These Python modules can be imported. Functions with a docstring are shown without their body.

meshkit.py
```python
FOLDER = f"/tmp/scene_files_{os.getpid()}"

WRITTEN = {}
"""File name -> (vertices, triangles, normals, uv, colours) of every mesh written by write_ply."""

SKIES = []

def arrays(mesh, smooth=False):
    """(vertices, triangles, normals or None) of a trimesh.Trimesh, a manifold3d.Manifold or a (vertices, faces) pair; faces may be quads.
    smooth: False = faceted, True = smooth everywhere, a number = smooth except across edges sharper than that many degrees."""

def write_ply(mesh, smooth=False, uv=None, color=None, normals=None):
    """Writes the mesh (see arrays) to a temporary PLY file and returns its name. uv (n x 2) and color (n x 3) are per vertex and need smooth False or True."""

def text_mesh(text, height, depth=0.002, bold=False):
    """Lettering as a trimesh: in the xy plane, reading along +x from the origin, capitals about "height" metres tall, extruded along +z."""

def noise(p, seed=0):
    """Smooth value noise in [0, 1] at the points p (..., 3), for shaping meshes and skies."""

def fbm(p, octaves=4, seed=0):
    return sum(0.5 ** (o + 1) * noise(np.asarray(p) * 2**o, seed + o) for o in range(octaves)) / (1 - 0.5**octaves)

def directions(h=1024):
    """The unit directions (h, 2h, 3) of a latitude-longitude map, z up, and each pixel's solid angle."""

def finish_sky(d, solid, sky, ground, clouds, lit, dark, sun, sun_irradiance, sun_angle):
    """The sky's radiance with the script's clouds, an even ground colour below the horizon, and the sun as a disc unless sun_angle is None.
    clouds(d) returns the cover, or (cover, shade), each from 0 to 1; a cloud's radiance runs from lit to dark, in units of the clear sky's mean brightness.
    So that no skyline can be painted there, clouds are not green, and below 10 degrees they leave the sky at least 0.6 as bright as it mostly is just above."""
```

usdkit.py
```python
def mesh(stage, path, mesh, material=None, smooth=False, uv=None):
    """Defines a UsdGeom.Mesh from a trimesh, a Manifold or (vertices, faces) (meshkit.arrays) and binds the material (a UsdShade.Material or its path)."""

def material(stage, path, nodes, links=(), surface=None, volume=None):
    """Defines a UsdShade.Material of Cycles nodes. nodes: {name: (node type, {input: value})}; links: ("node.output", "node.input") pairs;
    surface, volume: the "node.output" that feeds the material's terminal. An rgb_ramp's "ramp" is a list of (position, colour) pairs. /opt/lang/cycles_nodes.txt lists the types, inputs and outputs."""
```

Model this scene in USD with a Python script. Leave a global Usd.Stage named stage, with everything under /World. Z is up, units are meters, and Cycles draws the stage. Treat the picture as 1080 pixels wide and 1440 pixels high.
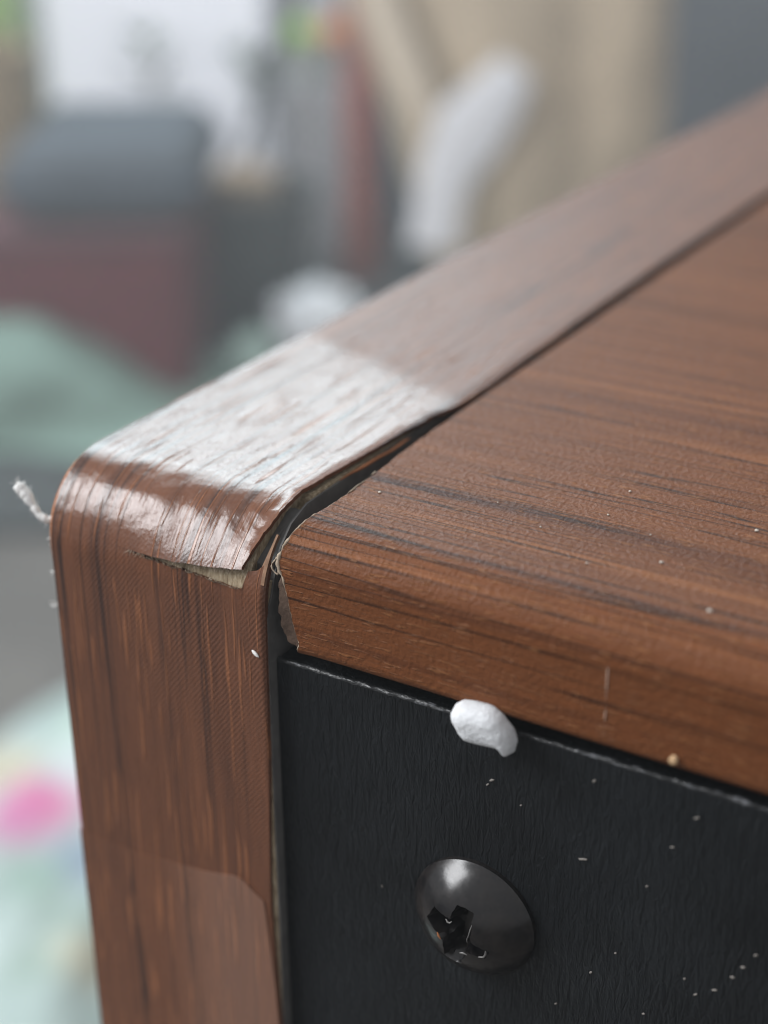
import math, random
import numpy as np, trimesh, usdkit, meshkit, manifold3d
from scipy.spatial import Delaunay
from shapely.geometry import Polygon, Point
from shapely.ops import polylabel
from pxr import Usd, UsdGeom, UsdLux, UsdShade, Gf, Sdf, Vt

stage = Usd.Stage.CreateInMemory()
UsdGeom.SetStageUpAxis(stage, 'Z'); UsdGeom.SetStageMetersPerUnit(stage, 1.0)
UsdGeom.Xform.Define(stage, '/World'); UsdGeom.Scope.Define(stage, '/World/Looks')
rng = np.random.default_rng(7); random.seed(7)
MM = 0.001
FLOOR = -0.40
HAZE = 0.20

# ------------------------------------------------------------------ camera
EYE = np.array([44.776, -62.136, 37.249]) * MM
RT = np.array([0.86020432, 0.50990135, -0.00701]); UP = np.array([-0.21395069, 0.37334501, 0.90268411]); FW = np.cross(UP, RT)
cam = UsdGeom.Camera.Define(stage, '/World/camera')
cam.AddTransformOp().Set(Gf.Matrix4d(*RT, 0, *UP, 0, *(-FW), 0, *EYE, 1))
cam.CreateFocalLengthAttr(6.3)
cam.CreateHorizontalApertureAttr(6.3 * 1080 / 2261.4)
cam.CreateVerticalApertureAttr(6.3 * 1440 / 2261.4)
cam.CreateClippingRangeAttr(Gf.Vec2f(0.01, 50))
cam.CreateFStopAttr(2.45)
cam.CreateFocusDistanceAttr(0.0865)
cam.CreateExposureAttr(1.0)

# ------------------------------------------------------------------ light
def rect(name, pos, aim, w, h, intensity, color):
    l = UsdLux.RectLight.Define(stage, '/World/' + name)
    l.CreateWidthAttr(w); l.CreateHeightAttr(h); l.CreateIntensityAttr(intensity); l.CreateColorAttr(Gf.Vec3f(*color))
    z = np.array(pos, float) - np.array(aim, float); z /= np.linalg.norm(z)
    x = np.cross([0, 0, 1], z); x /= np.linalg.norm(x); y = np.cross(z, x)
    l.AddTransformOp().Set(Gf.Matrix4d(*x, 0, *y, 0, *z, 0, *pos, 1))
    return l
def azel(az, el, d):          # az: degrees to the left of +y
    a, e = math.radians(az), math.radians(el)
    return np.array([-math.sin(a) * math.cos(e), math.cos(a) * math.cos(e), math.sin(e)]) * d
# the bright window behind the cabinet, and the larger soft window to the left of the photographer
rect('back_window_light', azel(44.5, 32.0, 1.45), (0, 0.01, 0), 0.86, 0.60, 5.4, (0.80, 0.945, 1.0))
rect('side_window_light', azel(121, 36, 0.95), (0, 0, 0), 0.50, 0.50, 8.8, (0.97, 0.98, 1.0))
dome = UsdLux.DomeLight.Define(stage, '/World/room_light')
dm = usdkit.material(stage, '/World/Looks/room_air', {'b': ('background_shader', {'color': (0.95, 0.95, 0.97), 'strength': 0.32})}, surface='b.background')
UsdShade.MaterialBindingAPI.Apply(dome.GetPrim()).Bind(dm)

# ------------------------------------------------------------------ helpers
used = {}
def numbered(parent, name):
    k = (parent, name); n = used.get(k, 0); used[k] = n + 1
    return f'{parent}/{name}' + (f'_{n:03d}' if n else '')
def tag(prim, label=None, cat=None, group=None, kind=None):
    for k, v in (('label', label), ('category', cat), ('group', group), ('kind', kind)):
        if v: prim.SetCustomDataByKey(k, v)
    return prim
HEAD = math.degrees(math.atan2(0.51278519, 0.85851695))
def room(l, d, z): return (l * 0.85851695 - d * 0.51278519, l * 0.51278519 + d * 0.85851695, z)
def thing(name, label, cat, loc=(0, 0, 0), rz=0.0, group=None):
    x = UsdGeom.Xform.Define(stage, numbered('/World', name))
    x.AddTranslateOp().Set(Gf.Vec3d(*map(float, loc)))
    if rz: x.AddRotateZOp().Set(float(rz))
    return tag(x.GetPrim(), label, cat, group)
def obj(name, mesh, mat, parent=None, smooth=False, uv=None, label=None):
    path = numbered(str(parent.GetPath()) if parent else '/World', name)
    m = usdkit.mesh(stage, path, mesh, mat, smooth, uv)
    return tag(m.GetPrim(), label)
def colors(prim, rgb):
    UsdGeom.PrimvarsAPI(prim).CreatePrimvar('tint', Sdf.ValueTypeNames.Color3fArray, 'vertex').Set(Vt.Vec3fArray.FromNumpy(np.asarray(rgb, np.float32)))

# ------------------------------------------------------------------ materials
def mat(name, nodes, links, surface='p.BSDF'):
    return usdkit.material(stage, '/World/Looks/' + name, nodes, links, surface=surface)
def plain(name, col, rough=0.7, spec=0.3, var=0.15, scale=60, bump=0.0, bscale=400, **kw):
    nodes = {'g': ('geometry', {}), 'n': ('noise_texture', {'scale': scale, 'detail': 4}),
             'r': ('rgb_ramp', {'ramp': [(0.25, tuple(c * (1 - var) for c in col)), (0.75, tuple(min(1, c * (1 + var)) for c in col))]}),
             'p': ('principled_bsdf', {'roughness': rough, 'specular_ior_level': spec, **kw})}
    links = [('g.position', 'n.vector'), ('n.fac', 'r.fac'), ('r.color', 'p.base_color')]
    if bump:
        nodes['bn'] = ('noise_texture', {'scale': bscale, 'detail': 3}); nodes['b'] = ('bump', {'distance': bump, 'strength': 1.0})
        links += [('g.position', 'bn.vector'), ('bn.fac', 'b.height'), ('b.normal', 'p.normal')]
    return mat(name, nodes, links)

def wood(name, light, mid, dark, line, rough, lines=(0.30, 0.016), line_width=0.018, pore=0.045, pebble=0.012, hatch=0.0, hatch_angle=0.8, offset=(0, 0, 0),
         spec=0.5, pore_scale=(2.6, 0.20), streak=(0.45, 0.02), pore_tint=None, distort=1.2, line_fac=0.75, line_mul=7.0, top_rough=None, haze_mix=0.0, line_bump=0.3, pore_mix=0.55):
    """Printed and embossed wood foil: uv in millimetres, u across the grain, v along it."""
    n = {'tc': ('texture_coordinate', {}),
         'm0': ('mapping', {'location': offset}),
         'ms': ('mapping', {'scale': (streak[0], streak[1], 1)}), 'ns': ('noise_texture', {'scale': 1.0, 'detail': 5, 'roughness': 0.62, 'distortion': 0.3}),
         'rs': ('rgb_ramp', {'ramp': [(0.28, dark), (0.47, mid), (0.56, mid), (0.74, light)]}),
         'ml': ('mapping', {'scale': (lines[0], lines[1], 1), 'location': (3.1, 0.7, 0)}), 'nl': ('noise_texture', {'scale': 1.0, 'detail': 3.0, 'roughness': 0.55, 'distortion': distort}),
         'lm': ('math', {'math_type': 'multiply', 'value2': line_mul}), 'lf': ('math', {'math_type': 'fraction'}),
         'la': ('math', {'math_type': 'subtract', 'value2': 0.5}), 'lb': ('math', {'math_type': 'absolute'}),
         'rl': ('rgb_ramp', {'ramp': [(0.0, (1, 1, 1)), (line_width, (0.85, 0.85, 0.85)), (line_width * 3.2, (0.22, 0.22, 0.22)), (line_width * 7, (0, 0, 0))]}),
         'mf': ('mapping', {'scale': (9.0, 0.35, 1)}), 'nf': ('noise_texture', {'scale': 1.0, 'detail': 3, 'roughness': 0.6}),
         'mb': ('mapping', {'scale': (0.9, 0.10, 1), 'location': (9, 4, 0)}), 'nb': ('noise_texture', {'scale': 1.0, 'detail': 1}),
         'rb': ('rgb_ramp', {'ramp': [(0.34, (0.40, 0.40, 0.40)), (0.50, (1, 1, 1))]}),
         'lk': ('mix', {'mix_type': 'multiply', 'fac': 1.0}), 'lk2': ('math', {'math_type': 'multiply', 'value2': line_fac}),
         'c1': ('mix', {'color2': line}),
         'rf': ('rgb_ramp', {'ramp': [(0.3, (0.80, 0.80, 0.80)), (0.5, (1, 1, 1)), (0.72, (1.18, 1.14, 1.1))]}),
         'c2': ('mix', {'mix_type': 'multiply', 'fac': 1.0}),
         'mp': ('mapping', {'scale': (pore_scale[0], pore_scale[1], 1), 'location': (1.3, 8.2, 0)}), 'np': ('noise_texture', {'scale': 1.0, 'detail': 1.5, 'roughness': 0.5, 'distortion': 0.25}),
         'rp': ('rgb_ramp', {'ramp': [(0.60, (0, 0, 0)), (0.655, (1, 1, 1))]}),
         'c3': ('mix', {'color2': pore_tint or tuple(min(1, c * 1.9) for c in light)}), 'pf': ('math', {'math_type': 'multiply', 'value2': pore_mix}),
         'ne': ('noise_texture', {'scale': 3.2, 'detail': 3, 'roughness': 0.55}),
         'hp': ('math', {'math_type': 'multiply', 'value2': -pore}), 'he': ('math', {'math_type': 'multiply', 'value2': pebble * 2}),
         'hl': ('math', {'math_type': 'multiply', 'value2': -pore * line_bump}), 'hfb': ('math', {'math_type': 'multiply', 'value2': pore * 0.2}),
         's1': ('math', {'math_type': 'add'}), 's2': ('math', {'math_type': 'add'}), 's4': ('math', {'math_type': 'add'}),
         'b': ('bump', {'distance': MM, 'strength': 1.0}),
         'rr': ('map_range', {'from_min': 0.3, 'from_max': 0.7, 'to_min': rough * 0.85, 'to_max': rough * 1.2}),
         'p': ('principled_bsdf', {'specular_ior_level': spec})}
    L = [('tc.UV', 'm0.vector')] + [('m0.vector', f'{k}.vector') for k in ('ms', 'ml', 'mf', 'mb', 'mp', 'ne')]
    L += [('ms.vector', 'ns.vector'), ('ns.fac', 'rs.fac'), ('ml.vector', 'nl.vector'), ('nl.fac', 'lm.value1'), ('lm.value', 'lf.value1'), ('lf.value', 'la.value1'), ('la.value', 'lb.value1'), ('lb.value', 'rl.fac'),
          ('mb.vector', 'nb.vector'), ('nb.fac', 'rb.fac'), ('rl.color', 'lk.color1'), ('rb.color', 'lk.color2'), ('lk.color', 'lk2.value1'),
          ('rs.color', 'c1.color1'), ('lk2.value', 'c1.fac'), ('mf.vector', 'nf.vector'), ('nf.fac', 'rf.fac'), ('c1.color', 'c2.color1'), ('rf.color', 'c2.color2'),
          ('mp.vector', 'np.vector'), ('np.fac', 'rp.fac'), ('c2.color', 'c3.color1'), ('rp.color', 'pf.value1'), ('pf.value', 'c3.fac'), ('c3.color', 'p.base_color'),
          ('rp.color', 'hp.value1'), ('ne.fac', 'he.value1'), ('lk.color', 'hl.value1'), ('nf.fac', 'hfb.value1'),
          ('hp.value', 's1.value1'), ('he.value', 's1.value2'), ('s1.value', 's2.value1'), ('hl.value', 's2.value2'), ('s2.value', 's4.value1'), ('hfb.value', 's4.value2'),
          ('b.normal', 'p.normal'), ('ne.fac', 'rr.value'), ('rr.result', 'p.roughness')]
    last = 's4.value'
    if hatch:
        n |= {'mh': ('mapping', {'rotation': (0, 0, hatch_angle)}), 'wh': ('wave_texture', {'scale': 1.35, 'distortion': 1.7, 'detail': 2, 'detail_scale': 1.0}),
              'mk': ('mapping', {'scale': (0.42, 0.07, 1), 'location': (2, 2, 0)}), 'nk': ('noise_texture', {'scale': 1.0, 'detail': 2}),
              'rk': ('rgb_ramp', {'ramp': [(0.34, (0, 0, 0)), (0.50, (1, 1, 1))]}), 'hk': ('math', {'math_type': 'multiply'}), 'hh': ('math', {'math_type': 'multiply', 'value2': hatch}),
              's3': ('math', {'math_type': 'add'}), 'cd': ('mix', {'mix_type': 'multiply', 'color2': (0.78, 0.75, 0.73)}), 'ci': ('math', {'math_type': 'multiply', 'value2': -0.8}), 'cj': ('math', {'math_type': 'multiply'}), 'ck': ('math', {'math_type': 'subtract', 'value1': 1.0})}
        L = [x for x in L if x != ('c3.color', 'p.base_color')]
        L += [('m0.vector', 'mh.vector'), ('mh.vector', 'wh.vector'), ('m0.vector', 'mk.vector'), ('mk.vector', 'nk.vector'), ('nk.fac', 'rk.fac'), ('wh.fac', 'hk.value1'), ('rk.color', 'hk.value2'),
              ('hk.value', 'hh.value1'), ('s4.value', 's3.value1'), ('hh.value', 's3.value2'),
              ('wh.fac', 'ck.value2'), ('ck.value', 'cj.value1'), ('rk.color', 'cj.value2'), ('cj.value', 'cd.fac'), ('c3.color', 'cd.color1'), ('cd.color', 'p.base_color')]
        last = 's3.value'
    if haze_mix:             # pale haze painted into the colour, stronger towards the right
        n |= {'sv': ('separate_xyz', {}), 'gu': ('map_range', {'range_type': 'smoothstep', 'from_min': -9.5, 'from_max': -3.5, 'to_min': 0.0, 'to_max': haze_mix, 'clamp': True}), 'cw': ('mix', {'color2': (0.30, 0.185, 0.140)})}
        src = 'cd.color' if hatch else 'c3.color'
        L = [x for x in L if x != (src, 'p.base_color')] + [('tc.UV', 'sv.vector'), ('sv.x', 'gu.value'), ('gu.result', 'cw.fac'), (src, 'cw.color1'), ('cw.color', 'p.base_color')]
    if top_rough:        # polished by hands on the top and round the corner, duller and cross-hatched down the front
        n |= {'sv': ('separate_xyz', {}), 'gv': ('map_range', {'range_type': 'smoothstep', 'from_min': -4.5, 'from_max': -9.5, 'to_min': 0.0, 'to_max': 1.0, 'clamp': True}),
              'gr': ('map_range', {'from_min': 0.0, 'from_max': 1.0, 'to_min': top_rough - rough, 'to_max': 0.0}), 'ra': ('math', {'math_type': 'add'}), 'hg': ('math', {'math_type': 'multiply'})}
        L = [x for x in L if x not in (('rr.result', 'p.roughness'), ('rk.color', 'hk.value2'), ('rk.color', 'cj.value2'))]
        # the polish ends along a slanting line across the top; beyond it the foil is matt
        n |= {'bl': ('math', {'math_type': 'multiply_add', 'value2': 0.40, 'value3': -15.7}), 'bs': ('math', {'math_type': 'add'}), 'bnz': ('math', {'math_type': 'multiply_add', 'value2': 1.2}),
              'bm': ('map_range', {'range_type': 'smoothstep', 'from_min': 0.0, 'from_max': 2.4, 'to_min': 0.0, 'to_max': 0.24, 'clamp': True}), 'rz': ('math', {'math_type': 'add'})}
        L += [('sv.x', 'bl.value1'), ('sv.y', 'bs.value1'), ('bl.value', 'bs.value2'), ('ne.fac', 'bnz.value1'), ('bs.value', 'bnz.value3'), ('bnz.value', 'bm.value'), ('ra.value', 'rz.value1'), ('bm.result', 'rz.value2'), ('rz.value', 'p.roughness')]
        L += [('tc.UV', 'sv.vector'), ('sv.y', 'gv.value'), ('gv.result', 'gr.value'), ('rr.result', 'ra.value1'), ('gr.result', 'ra.value2'),
              ('rk.color', 'hg.value1'), ('gv.result', 'hg.value2'), ('hg.value', 'hk.value2'), ('hg.value', 'cj.value2')]
    L.append((last, 'b.height'))
    return mat(name, n, L)

W_SIDE = wood('side_foil', (0.188, 0.073, 0.032), (0.132, 0.051, 0.025), (0.080, 0.031, 0.017), (0.018, 0.009, 0.008), 0.46, pore=0.055, pebble=0.010, line_bump=0.05, hatch=0.016, hatch_angle=0.65, pore_scale=(3.8, 0.15), lines=(0.30, 0.0022), line_mul=8.0, line_width=0.020, distort=0.12, spec=0.5, pore_tint=(0.32, 0.125, 0.052), top_rough=0.185, line_fac=0.9)
W_HAZED = wood('hazed_front_foil', (0.188, 0.073, 0.032), (0.132, 0.051, 0.025), (0.080, 0.031, 0.017), (0.018, 0.009, 0.008), 0.50, pore=0.03, pebble=0.007, pore_scale=(3.8, 0.15), lines=(0.30, 0.0022), line_mul=8.0, line_width=0.020, distort=0.12, spec=0.5, pore_tint=(0.32, 0.125, 0.052), line_fac=0.9, haze_mix=0.30)  # side foil colours with a painted haze mixed in
W_PANEL = wood('top_foil', (0.235, 0.088, 0.030), (0.140, 0.049, 0.018), (0.038, 0.012, 0.007), (0.018, 0.008, 0.005), 0.46, pore=0.040, pebble=0.042, pore_scale=(6.0, 0.75), lines=(0.34, 0.0045), line_mul=11.0, line_width=0.024, distort=0.25, streak=(0.62, 0.009), spec=0.14, offset=(11.0, 3.0, 0), pore_tint=(0.30, 0.13, 0.05), line_fac=0.9, pore_mix=0.35)
CORE = mat('raw_board', {'g': ('geometry', {}), 'm': ('mapping', {'scale': (5200, 5200, 900)}), 'n': ('noise_texture', {'scale': 1.0, 'detail': 4, 'roughness': 0.7}),
    'r': ('rgb_ramp', {'ramp': [(0.3, (0.16, 0.115, 0.07)), (0.5, (0.38, 0.30, 0.20)), (0.7, (0.58, 0.50, 0.37))]}), 'b': ('bump', {'distance': 0.00012, 'strength': 1.0}), 'p': ('principled_bsdf', {'roughness': 0.9, 'specular_ior_level': 0.1})},
    [('g.position', 'm.vector'), ('m.vector', 'n.vector'), ('n.fac', 'r.fac'), ('r.color', 'p.base_color'), ('n.fac', 'b.height'), ('b.normal', 'p.normal')])
DARKCORE = plain('stained_board', (0.075, 0.048, 0.034), 0.75, 0.25, 0.35, 1500, 0.00008, 2600)
LINING = plain('grey_lining', (0.12, 0.117, 0.113), 0.6, 0.35, 0.2, 900, 0.00003, 1800)
RIM = plain('orange_foil_edge', (0.34, 0.125, 0.045), 0.45, 0.4, 0.2, 900, 0.00003, 2500)
SLIVER = plain('bare_sliver', (0.22, 0.125, 0.075), 0.7, 0.3, 0.25, 1500, 0.00004, 3000)
FRAY = plain('frayed_paper', (0.36, 0.29, 0.22), 0.9, 0.1, 0.3, 3000, 0.00003, 6000)
FIBRE = plain('white_fibre', (0.78, 0.77, 0.75), 0.9, 0.1, 0.1, 2500)
FOAM = plain('white_foam', (0.70, 0.725, 0.75), 0.85, 0.15, 0.04, 1500, 0.00012, 3400, subsurface_weight=0.35, subsurface_scale=0.0006, subsurface_radius=(1.0, 1.0, 1.0))
DUST = plain('pale_dust', (0.19, 0.175, 0.16), 0.9, 0.1, 0.3, 4000)
TOPDUST = plain('top_dust', (0.50, 0.45, 0.39), 0.9, 0.1, 0.3, 4000)
TANDUST = plain('tan_crumb', (0.52, 0.35, 0.20), 0.8, 0.2, 0.3, 2500, 0.00004, 4000)
BLACK = mat('black_vinyl', {'g': ('geometry', {}), 'm': ('mapping', {'scale': (2900, 2900, 620)}), 'n': ('noise_texture', {'scale': 1.0, 'detail': 3, 'roughness': 0.6, 'distortion': 0.9}),
    'r': ('rgb_ramp', {'ramp': [(0.35, (0, 0, 0)), (0.72, (1, 1, 1))]}), 'n2': ('noise_texture', {'scale': 160.0, 'detail': 3}), 'c': ('rgb_ramp', {'ramp': [(0.3, (0.0055, 0.0066, 0.0078)), (0.7, (0.0105, 0.0125, 0.0145))]}),
    'n3': ('noise_texture', {'scale': 2600.0, 'detail': 2}), 'k': ('math', {'math_type': 'multiply', 'value2': 0.4}), 'a': ('math', {'math_type': 'add'}),
    'n4': ('noise_texture', {'scale': 110.0, 'detail': 5, 'roughness': 0.65}), 'r4': ('map_range', {'from_min': 0.35, 'from_max': 0.65, 'to_min': 0.34, 'to_max': 0.60}), 'b': ('bump', {'distance': 0.00008, 'strength': 1.0}), 'p': ('principled_bsdf', {'roughness': 0.46, 'specular_ior_level': 0.22})},
    [('g.position', 'm.vector'), ('m.vector', 'n.vector'), ('n.fac', 'r.fac'), ('g.position', 'n2.vector'), ('n2.fac', 'c.fac'), ('c.color', 'p.base_color'), ('g.position', 'n4.vector'), ('n4.fac', 'r4.value'), ('r4.result', 'p.roughness'), ('g.position', 'n3.vector'), ('n3.fac', 'k.value1'), ('r.color', 'a.value1'), ('k.value', 'a.value2'), ('a.value', 'b.height'), ('b.normal', 'p.normal')])
BLACKEDGE = mat('specked_black_edge', {'g': ('geometry', {}), 'm': ('mapping', {'scale': (1500, 3000, 3000)}), 'n': ('noise_texture', {'scale': 1.0, 'detail': 3, 'roughness': 0.6}),
    'r': ('rgb_ramp', {'ramp': [(0.56, (0.014, 0.015, 0.016)), (0.70, (0.12, 0.125, 0.135))]}), 'b': ('bump', {'distance': 0.0001, 'strength': 1.0}), 'p': ('principled_bsdf', {'roughness': 0.35, 'specular_ior_level': 0.5})},
    [('g.position', 'm.vector'), ('m.vector', 'n.vector'), ('n.fac', 'r.fac'), ('r.color', 'p.base_color'), ('n.fac', 'b.height'), ('b.normal', 'p.normal')])
SCREW = mat('blackened_steel', {'g': ('geometry', {}), 'n': ('noise_texture', {'scale': 900.0, 'detail': 4}), 'c': ('rgb_ramp', {'ramp': [(0.3, (0.005, 0.005, 0.006)), (0.7, (0.014, 0.0115, 0.0105))]}),
    'rr': ('map_range', {'from_min': 0.3, 'from_max': 0.7, 'to_min': 0.17, 'to_max': 0.30}), 'b': ('bump', {'distance': 0.00002, 'strength': 1.0}), 'p': ('principled_bsdf', {'metallic': 0.0, 'specular_ior_level': 0.55})},
    [('g.position', 'n.vector'), ('n.fac', 'c.fac'), ('c.color', 'p.base_color'), ('n.fac', 'rr.value'), ('rr.result', 'p.roughness'), ('n.fac', 'b.height'), ('b.normal', 'p.normal')])
STEEL = plain('bare_steel', (0.17, 0.165, 0.16), 0.5, 0.5, 0.4, 2000, metallic=0.7)
PIT = plain('screw_pit', (0.010, 0.009, 0.009), 0.8, 0.1, 0.2, 2000)

# ------------------------------------------------------------------ the cabinet (millimetres, corner of the front edge at the origin)
H0 = 400.0                                  # the corner's height above the floor
cab = thing('cabinet', 'brown wood-look cabinet corner with chipped edge foil, black front panel and crosshead screw', 'cabinet', (0, 0, FLOOR))
def mm(v): return (np.asarray(v, float) + [0, 0, H0]) * MM
R = 5.0
QA = R * math.pi / 2
def edge_pos(s):
    """Profile of the side board: s < 0 on the top, 0..QA round the corner, beyond it down the front. Returns y, z, ny, nz."""
    s = np.asarray(s, float); a = np.clip(s, 0, QA) / R
    y = np.where(s < 0, R - s, R - R * np.sin(a)); z = np.where(s > QA, -R - (s - QA), -R + R * np.cos(a))
    return y, z, -np.sin(a), np.cos(a)
def shell(x, y, z, ny, nz, thick, nx=None):
    """Closed plate from an outer grid (rows x columns) and unit normals; returns vertices, faces and the grid shape."""
    r, c = x.shape
    nx = np.zeros_like(x) if nx is None else nx
    out = np.stack([x, y, z], -1).reshape(-1, 3); inn = out - (np.stack([nx, ny, nz], -1) * np.broadcast_to(thick, x.shape)[..., None]).reshape(-1, 3)
    i, j = np.meshgrid(np.arange(r - 1), np.arange(c - 1), indexing='ij'); k = (i * c + j).ravel()
    q = np.stack([k, k + 1, k + c + 1, k + c], 1)
    n = r * c; border = np.concatenate([np.arange(c - 1), np.arange(1, r) * c - 1, np.arange(r * c - 1, (r - 1) * c, -1), np.arange((r - 1) * c, 0, -c)])
    border = np.concatenate([np.arange(c), np.arange(2, r + 1) * c - 1, np.arange(r * c - 2, (r - 1) * c - 1, -1), np.arange((r - 2) * c, 0, -c)])
    b2 = np.roll(border, -1)
    side = np.stack([b2, border, border + n, b2 + n], 1)
    return np.vstack([out, inn]), np.vstack([q, q[:, ::-1] + n, side])
def tri(f): return np.vstack([f[:, [0, 1, 2]], f[:, [0, 2, 3]]])
def foil(name, x, s, y, z, ny, nz, thick, material, parent, v_along, u_across, smooth=35, flip=False, label=None):
    v, f = shell(x, y, z, ny, nz, thick)
    f = tri(f)
    if flip: f = f[:, ::-1]
    uv = np.vstack([np.stack([u_across.ravel(), v_along.ravel()], 1)] * 2)
    t = trimesh.Trimesh(mm(v), f, process=False)
    # split sharp borders by hand so that uv stays one row per vertex
    n = len(v) // 2
    grid_faces = (t.faces < n).all(1) | (t.faces >= n).all(1)
    rim = t.faces[~grid_faces]
    vv = np.vstack([t.vertices, t.vertices[rim.ravel()]]); ff = np.vstack([t.faces[grid_faces], np.arange(len(rim) * 3).reshape(-1, 3) + len(t.vertices)])
    return obj(name, (vv, ff), material, parent, True, np.vstack([uv, uv[rim.ravel()]]), label)

def tube(points, radii, sides=6):
    p = np.asarray(points, float); t = np.gradient(p, axis=0); t /= np.linalg.norm(t, axis=1, keepdims=True)
    a = np.cross(t, [0.3, 0.2, 0.93]); a /= np.linalg.norm(a, axis=1, keepdims=True); b = np.cross(t, a); w = np.arange(sides) * 2 * math.pi / sides
    v = p[:, None] + np.asarray(radii)[:, None, None] * (np.cos(w)[None, :, None] * a[:, None] + np.sin(w)[None, :, None] * b[:, None])
    n = len(p); f = []
    for i in range(n - 1):
        for j in range(sides):
            k = (j + 1) % sides; f += [[i * sides + j, i * sides + k, (i + 1) * sides + k], [i * sides + j, (i + 1) * sides + k, (i + 1) * sides + j]]
    f += [[0, j + 1, j] for j in range(1, sides - 1)] + [[(n - 1) * sides, (n - 1) * sides + j, (n - 1) * sides + j + 1] for j in range(1, sides - 1)]
    return v.reshape(-1, 3), np.array(f)
# --- side board: core, then the foil pieces as its children
th = np.linspace(0, math.pi / 2, 14)
prof = [(300, -H0 + 0.5), (300, -0.32)] + [(R - (R - .32) * math.sin(a), -R + (R - .32) * math.cos(a)) for a in th] + [(0.32, -H0 + 0.5)]
def extrude_x(poly, x0, x1):
    m = trimesh.creation.extrude_polygon(Polygon(poly), x1 - x0, engine='earcut')
    v = m.vertices; return trimesh.Trimesh(np.stack([v[:, 2] + x0, v[:, 0], v[:, 1]], 1), m.faces, process=False)
m = extrude_x(prof, -14.9, -0.12); m.merge_vertices(); m.fix_normals()
def man(m): return manifold3d.Manifold(manifold3d.Mesh(np.asarray(m.vertices, np.float32), np.asarray(m.faces, np.uint32)))
hole = manifold3d.Manifold.hull_points(np.array([(x, y, z) for x, y, z in [(-1.25, -1, -3.75), (1, -1, -3.75), (-1.25, 3.2, -3.75), (1, 3.2, -3.75), (-.75, -1, .5), (1, -1, .5), (-.75, 6, .5), (1, 6, .5)]], np.float32))
k = (man(m) - hole).to_mesh(); m = trimesh.Trimesh(np.array(k.vert_properties[:, :3], float), np.array(k.tri_verts), process=False); m.vertices = mm(m.vertices)
side = obj('side_board', m, CORE, cab, 30)
fil = boxq = trimesh.creation.box((1.05, 3.0, 4.2)); fil.apply_translation((-.70, 2.75, -2.9)); fil = fil.subdivide().subdivide().subdivide(); fil.vertices = fil.vertices + (meshkit.fbm(fil.vertices * 2.5, 3, 2)[:, None] - .5) * .3
fil.vertices[:, 2] -= np.clip(3.9 - fil.vertices[:, 1], 0, 3) * .75 * (fil.vertices[:, 2] > -3.5); fil.vertices = mm(fil.vertices)
obj('broken_recess', fil, LINING, side, 40, label='dark broken-out hollow beside the torn foil')
sv = np.linspace(3.5, 6.4, 16); xs_ = np.stack([-.16 - .38 * np.clip((sv - 3.9) / 2.2, 0, 1) ** 1.6, -.03 + 0 * sv], 1); ss = np.stack([sv, sv], 1)
# grey lining on the inner face, set back from the front
lin = extrude_x([(.33, -H0 + 1), (.33, -5.6), (.9, -4.4), (1.3, -3.2), (1.9, -2.0), (3.0, -1.0), (4.6, -.45), (300, -.42), (300, -H0 + 1)], -0.119, 0.0); lin.vertices = mm(lin.vertices); lin.fix_normals()
obj('inner_lining', lin, LINING, side, 30)

def wob(t, f, a, seed): return a * (meshkit.fbm(np.stack([np.asarray(t, float) * f, np.zeros_like(t) + seed * 3.7, np.zeros_like(t)], -1), 4, seed) - 0.5) * 2
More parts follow.
